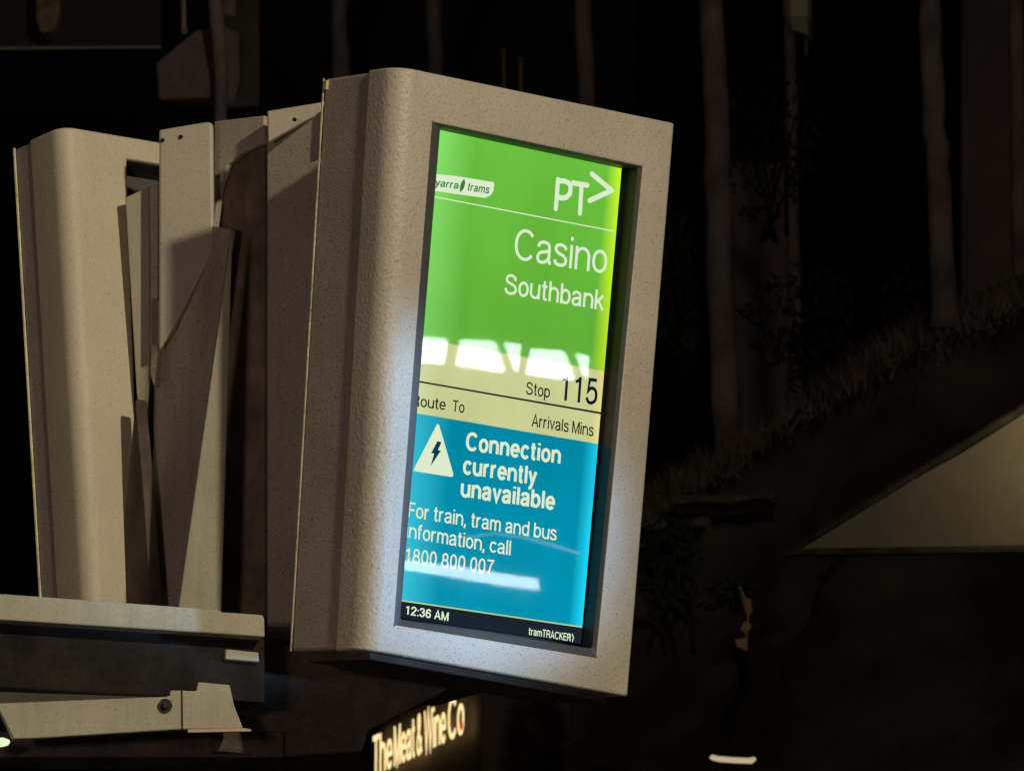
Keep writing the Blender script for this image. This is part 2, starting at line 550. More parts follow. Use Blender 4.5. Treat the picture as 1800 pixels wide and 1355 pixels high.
def place_text(name, body, p0, p1, cap, mat, parent, weight=.12, slant=0, thick=0, up=None, nrm=None, gap=.085):
    """p0/p1: world points at the two ends of the base line, cap: capital height in metres"""
    up = up or (MD @ Vector((0, 0, 1)))
    nrm = nrm or ND
    x = 0
    rib = []
    for ch in body:
        adv, strokes_ = GL[ch]
        for st in strokes_:
            st = [q for i, q in enumerate(st) if i == 0 or math.dist(q, st[i - 1]) > 1e-4]
            rib.append([((a[0] + x, a[1]), (b[0] + x, b[1])) for a, b in ribbon(st, weight)])
        x += adv + gap + (weight - .12) * .8
    xs = [q[0] for r_ in rib for ab in r_ for q in ab]
    x0, x1 = min(xs), max(xs)
    ex = p1 - p0
    bm = bmesh.new()
    for k, r_ in enumerate(rib):
        o2 = nrm * (.000015 * (k % 7))
        vs = [[bm.verts.new(p0 + ex * ((q[0] - x0) / (x1 - x0) + slant * q[1] * cap / ex.length) + up * (q[1] * cap) + o2) for q in ab] for ab in r_]
        for a, b in zip(vs, vs[1:]):
            bm.faces.new((a[0], a[1], b[1], b[0]))
    if thick:
        r_ = bmesh.ops.extrude_face_region(bm, geom=bm.faces[:])
        bmesh.ops.translate(bm, verts=[e for e in r_['geom'] if isinstance(e, bmesh.types.BMVert)], vec=nrm * thick)
    return obj(name, bm, mat, parent)
def ptw(px, py, off=.0006):
    x, z = dl(px, py, RD - off)
    return dw(x, RD - off, z)
PX = 9.68 / FPX        # metres per pixel at the display
def line(body, a, b, cap, mat=m_pale, bold=.13, off=.0006, slant=0):
    o = place_text('lettering', body, ptw(*a, off), ptw(*b, off), cap * PX * 1.01, mat, scr, bold, slant)
    return o
line('Casino', (903, 456), (1066, 482), 57, bold=.10)
line('Southbank', (886, 516), (1061, 546), 36)
line('Stop', (924, 692.5), (966, 699.5), 22, m_ink)
line('115', (985, 703), (1049, 712), 47, m_ink)
line('Route', (724, 713), (783, 721), 20, m_ink)
line('To', (795, 723), (816, 726), 20, m_ink)
line('Arrivals Mins', (934, 749), (1043, 767), 22, m_ink)
line('Connection', (818, 790), (985, 815), 31, bold=.19)
line('currently', (813, 832), (943, 852), 31, bold=.19)
line('unavailable', (809, 872), (975, 896), 31, bold=.19)
line('For train, tram and bus', (717, 908), (978, 950), 26)
line('information, call', (713, 944), (897, 976), 26)
line('1800 800 007', (712, 988), (868, 1010), 26)
line('12:36 AM', (713, 1079), (788, 1091), 15, bold=.17)
line('tramTRACKER', (929, 1115), (1003, 1126.5), 13, bold=.15)
line('yarra', (764, 327), (805, 332.5), 13, m_leaf, .17, off=.0012, slant=.2)
line('trams', (821, 335), (859, 340.5), 14, m_leaf, .17, off=.0012, slant=.2)
def flat(name, pxs, mat, off):
    bm = bmesh.new()
    bm.faces.new([bm.verts.new(ptw(x, y, off)) for x, y in pxs])
    return obj(name, bm, mat, scr)
def strokes(name, lists, wpx, mat, off=.0006):
    """round-ended strokes of an emblem, flat on the panel"""
    bm = bmesh.new()
    up = MD @ Vector((0, 0, 1))
    rt = MD @ Vector((1, 0, 0))
    r = wpx * PX / 2
    k = 0
    for pts in lists:
        P = [ptw(x, y, off) for x, y in pts]
        for a, b in zip(P, P[1:]):
            d = (b - a).normalized()
            nn = ND.cross(d)
            k += 1
            o2 = ND * (k * .00002)
            bm.faces.new([bm.verts.new(q + o2) for q in (a + nn * r, b + nn * r, b - nn * r, a - nn * r)])
        for p in P:
            k += 1
            o2 = ND * (k * .00002)
            bm.faces.new([bm.verts.new(p + o2 + (rt * math.cos(t) + up * math.sin(t)) * r) for t in [i * math.pi / 8 for i in range(16)]])
    return obj(name, bm, mat, scr)
bowl = [(982, 318), (992, 318.5), (1000, 322), (1003, 330), (1002, 340), (996, 347), (988, 348.5), (981, 347)]
strokes('emblem', [[(981, 316), (977, 367)], bowl, [(1007, 322), (1032, 326)], [(1022, 325), (1019, 375)],
                   [(1040, 306), (1075, 335), (1036, 353)]], 9.6, m_pale)
flat('badge', [(752, 305), (800, 309.5), (868, 320.5), (869, 325), (867, 337), (862, 344), (853, 348), (846, 347.5), (800, 341), (752, 334)], m_pale, .0006)
flat('badge_leaf', [(816, 314), (818, 322), (815, 332), (809, 339), (808, 330), (811, 321)], m_leaf, .0012)
flat('rule', [(755, 343.5), (1079, 405.5), (1079, 407.5), (755, 345.5)], m_pale, .0006)
flat('rule', [(730, 668), (1057, 724.5), (1056.5, 728), (730, 671)], m_ink, .0006)
tri = [(770, 749), (793, 833), (733, 823)]
bm = bmesh.new()
bm.faces.new([bm.verts.new(ptw(x, y)) for x, y in [(768, 746), (770, 745), (772, 747), (797, 833), (796, 837), (793, 838), (729, 828), (727, 826), (728, 823)]])
obj('warning_triangle', bm, m_pale, scr)
flat('warning_bolt', [(769, 775), (776, 777), (770, 791), (775, 792), (757, 819), (763, 797), (758, 796)], E('bolt_blue', lin(10, 60, 75)), .0012)
strokes('tracker_waves', [[(1006, 1114), (1008, 1120), (1006, 1127)], [(1001, 1116), (1002, 1120), (1001, 1124)]], 2, m_pale)
# glass pane
m_glass = bpy.data.materials.new('pane_glass')
m_glass.use_nodes = True
t = m_glass.node_tree
t.nodes.clear()
tr = t.nodes.new('ShaderNodeBsdfTransparent')
gl = t.nodes.new('ShaderNodeBsdfGlossy')
gl.inputs['Roughness'].default_value = .006
tcg = t.nodes.new('ShaderNodeTexCoord')
nzg = t.nodes.new('ShaderNodeTexNoise')
nzg.inputs['Scale'].default_value = 9
nzg.inputs['Detail'].default_value = 6
mrg = t.nodes.new('ShaderNodeMapRange')
mrg.inputs[1].default_value = .35
mrg.inputs[2].default_value = .75
mrg.inputs[3].default_value = .003
mrg.inputs[4].default_value = .022
t.links.new(tcg.outputs['Object'], nzg.inputs['Vector'])
t.links.new(nzg.outputs['Fac'], mrg.inputs[0])
t.links.new(mrg.outputs[0], gl.inputs['Roughness'])
fr = t.nodes.new('ShaderNodeFresnel')
fr.inputs[0].default_value = 1.62
mx = t.nodes.new('ShaderNodeMixShader')
ou = t.nodes.new('ShaderNodeOutputMaterial')
t.links.new(fr.outputs[0], mx.inputs[0])
t.links.new(tr.outputs[0], mx.inputs[1])
t.links.new(gl.outputs[0], mx.inputs[2])
t.links.new(mx.outputs[0], ou.inputs[0])
GD = .016
bm = bmesh.new()
bm.faces.new([bm.verts.new(dw(x, GD, z)) for x, z in ins][::-1])
obj('glass_pane', bm, m_glass, disp)
# small latch and screws on the rear shell side
bm = bmesh.new()
q = quad(.0, .985, (cTL, cTR, cBR, cBL))
box(bm, dw(q[0] + .002, .165, q[1]), .006, .008, .014, MD)
obj('latch', bm, M('brass_latch', (.6, .48, .2), .4, .5), disp, bevel=.001)

# ------------------------------------------------------------------ the rear display
YA, TA = 40.3, -5.0
MA = Matrix.Rotation(R(YA), 3, 'Z') @ Matrix.Rotation(R(TA), 3, 'X')
MAi = MA.inverted()
NA = MA @ Vector((0, -1, 0))
OA = at(158, 1085, 10.02)
def al(px, py, depth=0.0):
    q = MAi @ (hit(px, py, OA + MA @ Vector((0, depth, 0)), NA) - OA)
    return q.x, q.z
def aw(x, y, z):
    return OA + MA @ Vector((x, y, z))
rd = root('passenger_display', aw(.2, .1, 0), 'second pale grey display at far left leaning the other way with a dark empty opening', 'information display')
aC = (al(108, 221), al(345, 261), al(385, 1122), al(160, 1085))
aH = [al(223, 278), al(318, 294), al(358, 1035), al(247, 1016)]
bm, ainsx = cover_mesh(None, aC, aH, .026, .078, (.002, .002, .002, .002), aw)
m_cream_coat = M('cream_smooth_coat', (.66, .59, .45), .5, .45, .35, 300, .07, .3, 5, dirt=.10)
obj('front_cover', bm, [m_cream_coat, m_cream_coat], rd, smooth=35, bevel=.003)
bm = bmesh.new()
pts = []
for y in (.0755, .118):
    for s, tt in ((.004, .003), (.99, .003), (.99, .995), (.004, .995)):
        q = quad(s, tt, aC)
        pts.append(bm.verts.new(aw(q[0], y, q[1])))
for f in ((0, 1, 2, 3), (7, 6, 5, 4), (0, 4, 5, 1), (1, 5, 6, 2), (2, 6, 7, 3), (3, 7, 4, 0)):
    bm.faces.new([pts[i] for i in f])
bmesh.ops.recalc_face_normals(bm, faces=bm.faces)
obj('rear_shell', bm, m_side, rd, bevel=.003)
bm = bmesh.new()
a = [bm.verts.new(aw(x, .0068, z)) for x, z in ainsx]
b = [bm.verts.new(aw(x, .045, z)) for x, z in ainsx]
for i in range(4):
    j = (i + 1) % 4
    bm.faces.new((a[i], a[j], b[j], b[i]))
bm.faces.new(b[::-1])
obj('inner_lining', bm, m_inner, rd)

m_glint = M('pale_edge_glint', (.85, .74, .48), .4, .5, .3, 200, .3, .5, 30)  # pale colour stands in for light catching the rear edge
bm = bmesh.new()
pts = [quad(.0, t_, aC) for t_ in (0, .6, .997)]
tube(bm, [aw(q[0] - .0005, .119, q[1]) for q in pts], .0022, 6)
obj('edge_line', bm, m_glint, rd)
bm = bmesh.new()
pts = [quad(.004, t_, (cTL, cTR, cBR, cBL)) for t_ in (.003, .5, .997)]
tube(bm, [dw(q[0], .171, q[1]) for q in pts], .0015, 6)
obj('edge_line', bm, M('dull_edge_glint', (.6, .5, .36), .5, .4, .3, 200, .4, .7, 30), disp)  # lighter colour in place of a lit rear edge

# ------------------------------------------------------------------ the mount between the two displays
NQ = yawn(-40)
PQ = at(583, 640, 9.935)
mount = root('display_mount', at(380, 1075, 9.9), 'pale folded sheet steel mount with tapering plates between the two displays', 'mount')
def off(d):
    return PQ - NQ * d
def mpart(name, px, d, thick, mat, n=None, p=None, bevel=.002):
    return obj(name, plate(px, p or off(d), n or NQ, thick), mat, mount, bevel=bevel)
mpart('rear_panel', [(469, 195), (571, 178.5), (640, 170), (640, 1132), (469, 1126)], .03, .05, m_side)
mpart('lit_corner_plate', [(470, 196), (566, 180), (566, 198), (530, 216), (471, 250)], .0, .012, m_paint, n=yawn(-12), p=hit(520, 200, off(.012), NQ))  # pale plate cut to the outline of the lit corner
mpart('inner_panel', [(376, 214), (464, 203), (463, 1085), (376, 1080)], .075, .03, M('shade_brown_inner_steel', (.30, .225, .18), .75, .25, .6, 120, .5, .5, 10, stain=(.09, .07, .055), dirt=.8))  # dark brown stands in for the deep shade of the recess
mpart('lit_upper_plate', [(376, 213.5), (464, 203), (464, 252), (425, 268), (400, 290), (385, 330), (376, 400)], .058, .012, m_side)  # stands for the lit area; lower edge follows the shadow boundary
NU = yawn(-12)
PU = hit(372, 300, off(.01), NQ)
mpart('lit_plate', [(279, 228), (366, 213.5), (373, 218), (375, 425), (368, 452), (344, 500), (306, 575), (279, 615)], 0, .012, m_paint, n=NU, p=PU, bevel=.004)  # lit part of the plate, cut off along the shadow line
mpart('tapered_plate', [(277, 380), (404, 402), (316, 1068), (262, 1062), (271, 640)], 0, .014, m_side, n=yawn(-38), p=hit(340, 500, PU - NU * .016, NU))  # shaded rest of that plate, built as a separate duller piece
mpart('side_arm', [(220, 347), (262, 328), (264, 660), (252, 800), (240, 690)], .03, .03, m_bracket, n=yawn(-8), p=at(262, 500, 10.195))
mpart('arm_flange', [(262, 328), (277, 324), (277, 524), (267, 526), (266, 604), (277, 606), (270, 680), (264, 660)], .10, .02, m_side, n=yawn(-34), p=at(262, 500, 10.19))
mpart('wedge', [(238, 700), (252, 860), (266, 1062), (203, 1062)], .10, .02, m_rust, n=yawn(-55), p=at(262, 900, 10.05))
mpart('gusset', [(409, 396), (389, 1078), (313, 1070)], -.03, .012, m_bracket, n=yawn(3), p=hit(360, 1060, off(-.075), NQ))
bm = plate([(567, 186), (578, 184), (577, 262), (563, 268)], off(.02), NQ, .02)
obj('hinge', bm, m_dark, mount, bevel=.002)
for x, y in ((287, 247), (319, 241), (519, 211)):
    bm = bmesh.new()
    c = hit(x, y, PU + NU * .001, NU) if x < 400 else hit(x, y, off(.012) + yawn(-12) * .002, yawn(-12))
    tube(bm, [c, c + NQ * .003], .003, 10)
    obj('screw', bm, m_bolt, mount)

# ------------------------------------------------------------------ beam and plates underneath
NB = yawn(20)
PB = at(465, 1100, 9.70)
beam = root('shelter_beam', at(200, 1100, 9.7), 'pale horizontal beam under the displays at lower left above a dark band', 'beam')
obj('rail', plate([(-60, 1040), (0, 1043), (384, 1071), (388, 1075), (460, 1080), (465, 1084), (466, 1119), (380, 1113), (0, 1089), (-60, 1086)], PB, NB, .10), m_bracket, beam, bevel=.003)
obj('underside', plate([(-60, 1084), (0, 1087), (466, 1117), (466, 1235), (-60, 1205)], PB - NB * .03, NB, .08), m_dark, beam, bevel=.003)  # near-black colour carries the shadow under the rail
bm = plate([(397, 1140), (455, 1146), (456, 1163), (396, 1158)], PB - NB * .02, NB, .012)
obj('clip', bm, m_bracket, beam, bevel=.002)

lower = root('steel_bracket', at(200, 1250, 9.65), 'pale flat steel plate with a bolt hole at the lower left corner below the beam', 'bracket')
PL = at(300, 1240, 9.66)
NL = yawn(12)
obj('plate', plate([(-60, 1196), (0, 1198), (345, 1214), (348, 1198), (404, 1203), (412, 1240), (428, 1280), (320, 1281), (60, 1297), (24, 1298), (0, 1250), (-60, 1240)], PL, NL, .015), m_bracket, lower, bevel=.002)
bm = bmesh.new()
c = hit(290, 1240, PL, NL)
tube(bm, [c - NL * .002, c + NL * .004], .010, 12)
tube(bm, [c + NL * .004, c + NL * .010], [.006, .005], 6)
obj('bolt', bm, m_bolt, lower)
bm = plate([(318, 1213), (321, 1213), (322, 1281), (319, 1281)], PL + NL * .001, NL, .0008)
obj('seam', bm, m_bolt, lower)
bm = plate([(330, 1281), (430, 1279), (442, 1281), (442, 1285), (330, 1287)], PL + NL * .004, NL, .005)
obj('edge_strip', bm, M('bare_edge', (.6, .42, .34), .5, .5), lower, bevel=.001)

m_arm = M('brown_grimy_arm', (.15, .115, .09), .8, .25, 1, 90, .5, .6, 14, stain=(.045, .038, .034))
arm = root('support_arm', at(560, 1250, 9.95), 'dark brown grimy steel arm running under the large display', 'support arm')
NR = yawn(30)
PR = at(560, 1230, 9.92)
obj('arm_box', plate([(380, 1105), (520, 1125), (900, 1190), (900, 1203), (800, 1206), (650, 1284), (640, 1320), (480, 1330), (380, 1320)], PR, NR, .22), m_arm, arm, bevel=.01)
obj('lower_flange', plate([(-60, 1284), (500, 1284), (500, 1330), (-60, 1330)], PR + yawn(12) * .03, yawn(12), .12), m_rust, arm, bevel=.004)
obj('post', plate([(492, 1285), (640, 1290), (636, 1700), (488, 1700)], PR - NR * .03, NR, .12), m_dark, arm, bevel=.006)

# ------------------------------------------------------------------ lit restaurant sign on its wall, further off
e_ = Vector((math.cos(R(72)), -math.sin(R(72)), 0))
NW = Vector((-math.sin(R(72)), -math.cos(R(72)), 0))
PW = at(735, 1300, 30)
m_brick = M('brown_render', (.12, .09, .066), .85, .2, .6, 20, .3, 0, 3)
fas = root('shop_wall', hit(640, 1420, PW, NW), 'dark brown shop wall seen edge on behind the glowing letters', 'wall')
bm = plate([(560, 1330), (848, 1170), (848, 3000), (560, 3000)], PW, NW, .4)
obj('wall_panel', bm, m_brick, fas, bevel=.01)
bm = plate([(560, 1322), (850, 1162), (850, 1176), (560, 1336)], PW + NW * .03, NW, .46)
obj('coping', bm, m_dark, fas, bevel=.006)
sg = root('restaurant_sign', hit(656, 1364, PW + NW * .05, NW), 'glowing warm yellow letters of a restaurant sign below the large display', 'sign')
ps = PW + NW * .05
m_neon = E('glowing_letters', (1.0, .74, .34), 1.3)
upz = Vector((0, 0, 1))
words_ = [('The', 656, 690), ('Meat', 693, 729), ('&', 733, 742), ('Wine', 746, 784), ('Co', 788, 816)]
for wd, xa, xb in words_:
    ya, yb = 1364 - .478 * (xa - 656), 1364 - .478 * (xb - 656)
    place_text('lettering', wd, hit(xa, ya, ps, NW), hit(xb, yb, ps, NW), 71 * 30 / FPX, m_neon, sg, .135, thick=.002, up=upz, nrm=NW)
bm = plate([(808, 1270), (813, 1268), (813, 1280), (808, 1283)], ps + NW * .004, NW, .003)
obj('red_dot', bm, E('red_light', (.7, .02, .03), .8), sg)

# ------------------------------------------------------------------ embankment with trees, steps and dry tufts
m_soil = M('dark_earth', (.125, .10, .085), .95, .1, 1, 6, .6, 0, 1.2, stain=(.035, .03, .027))
ridge = [(300, 1330), (700, 1130), (1000, 960), (1120, 895), (1180, 862), (1265, 812), (1350, 752), (1450, 692), (1560, 612), (1665, 562), (1800, 512), (2000, 440), (2400, 330)]
def ridge_y(x):
    for (a, ya), (b, yb) in zip(ridge, ridge[1:]):
        if a <= x <= b:
            return ya + (yb - ya) * (x - a) / (b - a)
bm = bmesh.new()
NXG, NYG = 120, 40
grid = []
for i in range(NXG + 1):
    x = 890 + 1510 * i / NXG
    top = at(x, ridge_y(x), 30)
    colv = []
    for j in range(-10, NYG + 1):
        if j < 0:                       # the plateau behind the edge
            p = top + Vector((0, -j * 1.2, .02 * -j))
        else:
            f = j / NYG
            p = Vector((top.x, top.y - 7 * f ** 1.2, top.z * (1 - f) - .05 * f))
        k = .35 if j >= 0 else .12
        q = noise.noise_vector(p * .9) * k + noise.noise_vector(p * 3.1) * k * .45
        if 0 <= j <= 1:
            q *= .35
        colv.append(bm.verts.new(p + q))
    grid.append(colv)
for a, b in zip(grid, grid[1:]):
    for k in range(len(a) - 1):
        bm.faces.new((a[k], b[k], b[k + 1], a[k + 1]))
bmesh.ops.recalc_face_normals(bm, faces=bm.faces)
tag(obj('embankment', bm, m_soil, smooth=True), kind='structure')

m_grass = M('dry_grass', (.27, .21, .14), .9, .1, 0, var=.6)
bm = bmesh.new()
for i in range(3600):
    x = random.choice([random.uniform(1090, 1320), random.uniform(1450, 1820), random.uniform(1090, 1900)])
    d = abs(random.gauss(0, 26))
    p = at(x, ridge_y(x) + d * .8, 30 - d * .012) + Vector((0, -.05, 0))
    h = random.uniform(.04, .16)
    a = random.uniform(0, 6.28)
    lean = Vector((random.gauss(0, .6), random.gauss(0, .4), 1)).normalized() * h
    sd = Vector((math.cos(a), math.sin(a), 0)) * .0035
    bm.faces.new([bm.verts.new(p - sd), bm.verts.new(p + sd), bm.verts.new(p + lean)])
tag(obj('grass_tufts', bm, m_grass), 'dry straw coloured grass along the edge of the dark bank', 'grass', kind='stuff')

m_stone = M('dark_stone', (.15, .135, .12), .9, .2, 1, 25, .5, 0, 5, stain=(.07, .07, .065))
def step(px, d, label):
    bm = plate(px, at(px[0][0], px[0][1], d), yawn(random.uniform(-8, 8)), .5)
    o = obj('stone_step', bm, m_stone, loc=at(px[0][0], px[0][1], d), bevel=.02)
    bmod = o.modifiers.new('rough', 'SUBSURF')
    bmod.subdivision_type = 'SIMPLE'
    bmod.levels = bmod.render_levels = 3
    tx = bpy.data.textures.new('stone_roughness', 'CLOUDS')
    tx.noise_scale = .15
    dm = o.modifiers.new('relief', 'DISPLACE')
    dm.texture = tx
    dm.strength = .06
    tag(o, label, 'step', 'stone ledges on the bank')
step([(1175, 872), (1260, 868), (1362, 866), (1364, 878), (1260, 882), (1180, 884)], 26.5, 'long dark stone ledge jutting from the bank, topmost of three')
step([(1140, 908), (1246, 906), (1248, 924), (1142, 930)], 25.8, 'shorter dark stone ledge below the long one on the bank')
step([(1120, 950), (1195, 946), (1192, 962), (1122, 966)], 25.2, 'smallest dark stone ledge low on the bank beside the display')

m_bark = M('smooth_bark', (.33, .26, .235), .9, .1, 1, 9, .5, 0, 3.5, stain=(.09, .07, .06))
m_leafd = M('night_foliage', (.05, .06, .04), .7, .2, 0, var=.5, scale=2)
def leaves(bm, c, rad, n, size):
    for _ in range(n):
        while True:
            v = Vector((random.uniform(-1, 1), random.uniform(-1, 1), random.uniform(-1, 1)))
            if v.length < 1:
                break
        q = noise.noise(Vector(c) + v * 2.0)
        if q < -.15:
            continue
        p = Vector(c) + Vector((v.x * rad[0], v.y * rad[1], v.z * rad[2]))
        a = Vector((random.gauss(0, 1), random.gauss(0, 1), random.gauss(0, 1))).normalized()
        b = a.orthogonal().normalized()
        s = size * random.uniform(.6, 1.4)
        bm.faces.new([bm.verts.new(p - a * s), bm.verts.new(p + b * s * .35), bm.verts.new(p + a * s), bm.verts.new(p - b * s * .35)])
def tree(pts, wpx, d, label, seed):
    random.seed(seed)
    base = at(*pts[0], d)
    wpx *= 1.3
    t = root('tree', base - Vector((0, 0, .2)), label, 'tree', 'slender trees behind the displays')
    k = d / FPX
    bm = bmesh.new()
    P = []
    for (x, y), (x2, y2) in zip(pts, pts[1:]):
        for s in range(6):
            f = s / 6
            P.append(at(x + (x2 - x) * f + random.gauss(0, 1.3), y + (y2 - y) * f, d))
    P.append(at(*pts[-1], d))
    n = len(P)
    top = P[-1]
    rad = [wpx * k / 2 * (1.12 - .25 * i / n + random.uniform(-.06, .06)) for i in range(n)]
    rad[0] *= 1.3
    for s in range(1, 5):
        P.append(top + Vector((random.gauss(0, .06) * s, random.gauss(0, .06) * s, .75 * s)))
        rad.append(rad[n - 1] * (1 - .2 * s))
    tube(bm, P, rad, 12)
    for s in range(5):
        a = P[n - 1 + s % 4]
        q = a + Vector((random.uniform(-1, 1), random.uniform(-1, 1), random.uniform(.6, 1.2)))
        tube(bm, [a, (a + q) / 2 + Vector((0, 0, .1)), q], [.03, .02, .01], 6)
    obj('trunk', bm, m_bark, t, smooth=True)
    bm = bmesh.new()
    for s in range(7):
        leaves(bm, top + Vector((random.uniform(-1, 1), random.uniform(-1, 1), random.uniform(2.2, 4))), (.8, .8, .6), 170, .07)
    obj('crown', bm, m_leafd, t)
G = 'tree trunk'
tree([(612, 330), (598, 120), (596, -60)], 24, 31, 'slender dark tree trunk above the left end of the large display', 11)
tree([(768, 330), (764, 120), (762, -60)], 22, 32, 'slender dark trunk above the middle of the large display', 12)
tree([(1036, 400), (1030, 160), (1022, -60)], 24, 31, 'slender dark trunk rising above the right half of the large display', 13)
tree([(1284, 832), (1268, 560), (1258, 180), (1246, -60)], 36, 30, 'thickest dark trunk right beside the large display, rooted on the bank', 14)
tree([(1662, 575), (1650, 330), (1638, 120), (1630, -60)], 32, 29.5, 'dark trunk standing on the bank near the right edge', 15)
tree([(1796, 520), (1790, 260), (1784, -60)], 22, 30.5, 'thin dark trunk cut by the right edge of the picture', 16)
tree([(1400, 720), (1392, 300), (1386, -60)], 18, 34, 'faint thin trunk between the two thicker trunks on the bank', 17)

def shrub(px, py, d, rad, n, label, sz=.035):
    c = at(px, py, d)
    t = root('shrub', c - Vector((0, 0, rad[2])), label, 'shrub', 'dark shrubs on the bank')
    bm = bmesh.new()
    leaves(bm, c, rad, n, sz)
    obj('foliage', bm, m_leafd, t)
    bm = bmesh.new()
    for k in range(6):
        a = c - Vector((random.gauss(0, .05), random.gauss(0, .05), rad[2] * 1.2))
        tube(bm, [a, c + Vector((random.gauss(0, rad[0] * .4), 0, random.uniform(-.1, .4) * rad[2]))], [.012, .005], 5)
    obj('stem', bm, m_dark, t)
shrub(1205, 500, 30.5, (.16, .2, .35), 700, 'dark leafy shrub just right of the large display')
shrub(1480, 560, 33, (.5, .4, .3), 900, 'wide dark shrub behind the edge of the bank')
shrub(1345, 250, 33, (.3, .3, .4), 500, 'sparse dark shrub high between the trunks')
shrub(1180, 1010, 25, (.12, .15, .25), 600, 'dark shrub low beside the lower right corner of the display')
shrub(1290, 1040, 24.6, (.10, .1, .05), 260, 'small tuft of shrub above the lit dry leaves', .03)

# dry leaves catching the light
m_dry = M('dry_leaf', (.42, .28, .18), .8, .2, .3, 40, .4)
bm = bmesh.new()
for px in ([(1303, 1048), (1320, 1052), (1322, 1076), (1314, 1082)], [(1308, 1092), (1322, 1098), (1312, 1114), (1302, 1106)], [(1292, 1124), (1314, 1120), (1314, 1144), (1296, 1136)]):
    plate(px, at(1310, 1100, 24.4), yawn(random.uniform(-25, 25)), .006, bm)
t0 = at(1312, 1040, 24.4)
tube(bm, [at(1300, 1030, 24.41), at(1316, 1070, 24.41), at(1310, 1144, 24.41)], [.006, .005, .003], 6)
tag(obj('dry_branch', bm, m_dry, loc=t0), 'three dry brown leaves hanging on a twig right of the display', 'branch')

# thin lit posts above the display
def post(x, y0, y1, wd, d, label, col):
    bm = bmesh.new()
    a, b = at(x, y1 + 120, d), at(x - 2, y0, d)
    tube(bm, [a, (a + b) / 2, b], [wd * d / FPX / 2] * 3, 8)
    tube(bm, [b, b + Vector((0, 0, .015))], wd * d / FPX * .75, 8)
    tag(obj('bamboo_stake', bm, M('stake_coat', col, .8, .2, .4, 30, .3), loc=a, smooth=40), label, 'stake', 'stakes above the display')
post(887, 92, 150, 7, 30.6, 'left and paler of two short stakes above the large display', (.22, .18, .12))
post(917, 108, 158, 8, 30.6, 'right and yellower of two short stakes above the large display', (.26, .19, .07))

# ------------------------------------------------------------------ lit awning at the right
m_awn = M('ochre_canvas', (.115, .102, .084), .9, .1, .8, 12, .25, .4, 2, stain=(.10, .085, .065))
aw_t = root('awning', at(1800, 1000, 18), 'triangular ochre awning lit from the right at the right edge', 'awning')
NAW = Vector((-.35, -.85, -.38)).normalized()
PA = at(1600, 900, 18)
obj('canvas', plate([(1388, 968), (1500, 902), (1580, 856), (1690, 796), (1800, 726), (1990, 606), (1990, 958), (1800, 962), (1650, 966), (1560, 970), (1450, 971)], PA, NAW, .03), m_awn, aw_t, bevel=.004)
bm = bmesh.new()
tube(bm, [hit(1384, 971, PA, NAW), hit(1990, 962, PA, NAW)], .012, 8)
obj('front_bar', bm, m_dark, aw_t)
bm = bmesh.new()
tube(bm, [hit(1384, 971, PA, NAW), hit(1990, 600, PA, NAW)], .012, 8)
obj('side_bar', bm, m_dark, aw_t)
lp = hit(1900, 740, PA, NAW) + NAW * .30
wl = root('wall_lamp', lp, 'small warm lamp under the awning beyond the right edge', 'lamp')
bm = bmesh.new()
tube(bm, [lp + Vector((.02, 0, .12)), lp + Vector((.02, 0, .06)), lp + Vector((.02, 0, .05))], [.02, .05, .07], 12)
obj('lamp_shade', bm, m_dark, wl)
L = bpy.data.lights.new('lamp_light', 'POINT')
L.energy = 5.5
L.color = (1, .80, .45)
L.shadow_soft_size = .03
lo = bpy.data.objects.new('lamp_light', L)
COL.objects.link(lo)
lo.parent = wl

# ------------------------------------------------------------------ dark buildings and fittings behind
m_wallb = M('dark_cladding', (.5, .39, .37), .9, .2, .3, 8, .3, 0, 1.0, stain=(.24, .19, .19))
m_walld = M('darker_cladding', (.05, .042, .042), .9, .2, .3, 8, .25, 0, 1.2)
bb = root('building', Vector((0, 44, 0)), 'dark clad building far behind above the large display', 'building')
NBD = yawn(0)
def bpart(name, x0, x1, y0, y1, d, mat, th=.3, par=bb):
    P = at((x0 + x1) / 2, y0, d)
    return obj(name, plate([(x0, y0), (x1, y0), (x1, y1), (x0, y1)], P, NBD, th), mat, par, bevel=.02)
bpart('wall', 200, 1120, -600, 4000, 45, m_walld, .5)
for x0, x1 in ((612, 690), (700, 752), (790, 920), (1045, 1080), (500, 560)):
    bpart('cladding_panel', x0, x1, -300, 600, 44.9, m_wallb, .06)
b2 = root('building', at(1340, 900, 50), 'faint dark building far behind between the trunks at right', 'building')
WORLD[b2.name] = at(1340, 900, 50)
bpart('wall', 1262, 1400, 280, 1400, 50, m_wallb, .5, b2)
bpart('wall', 1690, 1790, -300, 1200, 50.6, m_wallb, .5, b2)
bpart('roof_parapet', 1258, 1404, 268, 282, 49.9, m_walld, .7, b2)

# lit block at the top right
lw = root('sign_box', at(1405, 60, 32), 'small pale box with a grey green lower half hanging at the top edge', 'box')
NLW = yawn(-15)
P = at(1405, 30, 32)
obj('upper_panel', plate([(1388, -80), (1418, -80), (1419, 30), (1389, 29)], P, NLW, .1), M('pale_panel', (.8, .72, .5), .7, .3, .5, 50, .2, .3), lw, bevel=.004)
obj('lower_panel', plate([(1389, 30.5), (1419, 31.5), (1420, 62), (1392, 53)], P, NLW, .1), M('green_panel', (.42, .46, .36), .7, .3, .3, 40, .2), lw, bevel=.004)
bm = bmesh.new()
tube(bm, [at(1417, 40, 32.05), at(1417, 98, 32.05)], .008, 8)
obj('hanger', bm, M('mossy_rod', (.2, .2, .1), .8), lw)

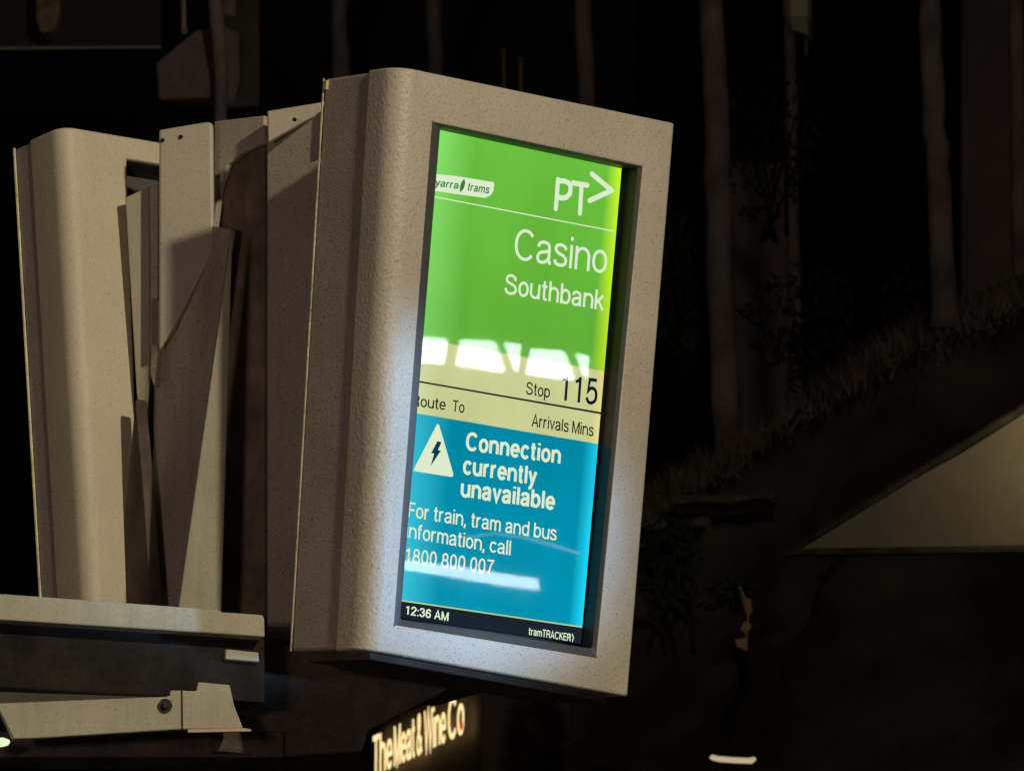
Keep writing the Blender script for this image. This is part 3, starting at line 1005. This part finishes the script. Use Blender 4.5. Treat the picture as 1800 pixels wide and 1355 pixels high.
# bright ledge at the bottom and small lamp at the lower left
bm = bmesh.new()
plate([(1251, 1325), (1264, 1328), (1290, 1330), (1316, 1331), (1328, 1329), (1330, 1335), (1326, 1338), (1300, 1337), (1270, 1335), (1254, 1331)], at(1290, 1330, 23), yawn(10), .05, bm)
tag(obj('light_tube', bm, E('tube_glow', (1, .80, .5), .5), loc=at(1290, 1335, 23), bevel=.006), 'short glowing tube near the bottom edge right of the display', 'lamp')
bm = bmesh.new()
plate([(-20, 1296), (6, 1295), (18, 1299), (18, 1306), (4, 1309), (-20, 1309)], at(0, 1300, 9.62), yawn(10), .02, bm)
tag(obj('indicator_lamp', bm, E('lamp_glow', (.8, 1, .6), 1.0), loc=at(0, 1303, 9.62), bevel=.003), 'tiny bright greenish white lamp at the lower left edge', 'lamp')

# upper left: roof edge, box on a pole, rods
ro = root('shelter_roof', at(100, 100, 24), 'dark flat roof with a thin pale edge at the upper left', 'roof')
bm = plate([(-80, -120), (285, -120), (283, 83), (-80, 88)], at(100, 80, 24), yawn(6), .9)
obj('fascia', bm, m_walld, ro, bevel=.01)
bm = plate([(-80, 83), (284, 81), (284, 84.5), (-80, 88.5)], at(100, 80, 23.97), yawn(6), .02)
obj('edge_line', bm, M('pale_trim', (.25, .25, .25), .6, .4), ro)
bm = bmesh.new()
plate([(64, -60), (106, -60), (106, 20), (98, 50), (86, 58), (68, 56), (62, 30)], at(85, 20, 23.8), yawn(0), .12, bm)
tag(obj('brick_pier', bm, M('speckled_brick', (.30, .22, .15), .9, .2, 1, 30, .6, 0, 14, stain=(.06, .05, .03)), loc=at(85, 58, 23.8), bevel=.02), 'speckled brown brick pier at the top left edge', 'pier')
lb = root('loudspeaker', at(386, 210, 20), 'dark angular metal box on a thin pole above the mount', 'box')
m_box = M('purple_brown_metal', (.22, .165, .16), .8, .3, .6, 20, .35, 0, 4, stain=(.05, .04, .04))
P = at(330, 120, 20)
obj('body', plate([(340, 54), (385, 40), (385, 130), (374, 172), (276, 176), (271, 110)], P, yawn(-30), .12), m_box, lb, bevel=.012)
obj('back_plate', plate([(392, 0), (456, -4), (457, 186), (392, 190)], at(420, 100, 20.2), yawn(10), .05), M('dark_back_plate', (.05, .042, .038), .9, .2, .6, 20, .4), lb, bevel=.006)
bm = bmesh.new()
tube(bm, [at(388, 700, 19.9), at(388, 130, 19.9), at(381, 40, 19.9), at(372, -80, 19.9)], [.02, .02, .022, .022], 10)
obj('pole', bm, m_box, lb, smooth=True)
bm = bmesh.new()
tube(bm, [at(375, 20, 19.95), at(400, 20, 19.95), at(420, -60, 19.95)], [.03, .03, .02], 8)
obj('bracket_arm', bm, m_box, lb, smooth=True)
bm = bmesh.new()
tube(bm, [at(324, 60, 20.05), at(323, 40, 20.05), at(321, -80, 20.05)], [.012, .008, .008], 8)
tag(obj('hanging_rod', bm, m_pole, loc=at(323, 45, 20.05), smooth=True), 'thin grey rod hanging down onto the dark angular box', 'rod')

# ------------------------------------------------------------------ opposite building whose lit windows show in the glass
gp = dw(.25, GD, .4)
def bounce(px, py, p, n):
    r = ray(px, py)
    h = CAM + r * ((gp - CAM).dot(ND) / r.dot(ND))
    r = r - ND * 2 * r.dot(ND)
    return h + r * ((p - h).dot(n) / r.dot(n))
rr0 = ray(890, 630)
rr = (rr0 - ND * 2 * rr0.dot(ND)).normalized()
NO = Vector((-rr.x, -rr.y, 0)).normalized()
NO = Matrix.Rotation(R(8), 3, 'Z') @ NO
PO = gp + rr * 36
ob = root('building', Vector((PO.x, PO.y, 0)), 'dark building across the street with a row of lit windows', 'building')
bm = bmesh.new()
side = Vector((0, 0, 1)).cross(NO).normalized()
c = Vector((PO.x, PO.y, 0))
prism(bm, [c + side * -9, c + side * 9, c + side * 9 + Vector((0, 0, 9)), c + side * -9 + Vector((0, 0, 9))], -NO * 6)
obj('wall', bm, m_walld, ob)
m_win = E('lit_window', (.86, .95, 1.0), 17)
m_win2 = E('lit_strip', (.86, .95, 1.0), 13)
m_win3 = E('dim_strip', (.7, .9, 1.0), 2.2)
def win(pxs, mat=m_win, name='window'):
    bm = bmesh.new()
    prism(bm, [bounce(x, y, PO + NO * .03, NO) for x, y in pxs], NO * .03)
    obj(name, bm, mat, ob, bevel=.008)
win([(690, 588), (784, 596), (788, 600), (781, 641), (690, 634)])
win([(810, 597), (868, 600), (873, 606), (889, 652), (880, 655), (802, 643), (802, 638)])
win([(886, 602), (916, 606), (911, 654), (905, 651)])
win([(934, 613), (990, 617), (996, 624), (1011, 666), (1004, 669), (926, 659), (925, 652)])
win([(1012, 622), (1036, 626), (1033, 666), (1026, 660)])
win([(690, 982), (800, 995), (945, 1017), (950, 1037), (880, 1029), (690, 997)], m_win2, 'light_strip')
win([(820, 942), (870, 936), (920, 941), (975, 955), (1019, 970), (1018, 975), (970, 961), (918, 946), (870, 940), (821, 945)], m_win3, 'light_strip')
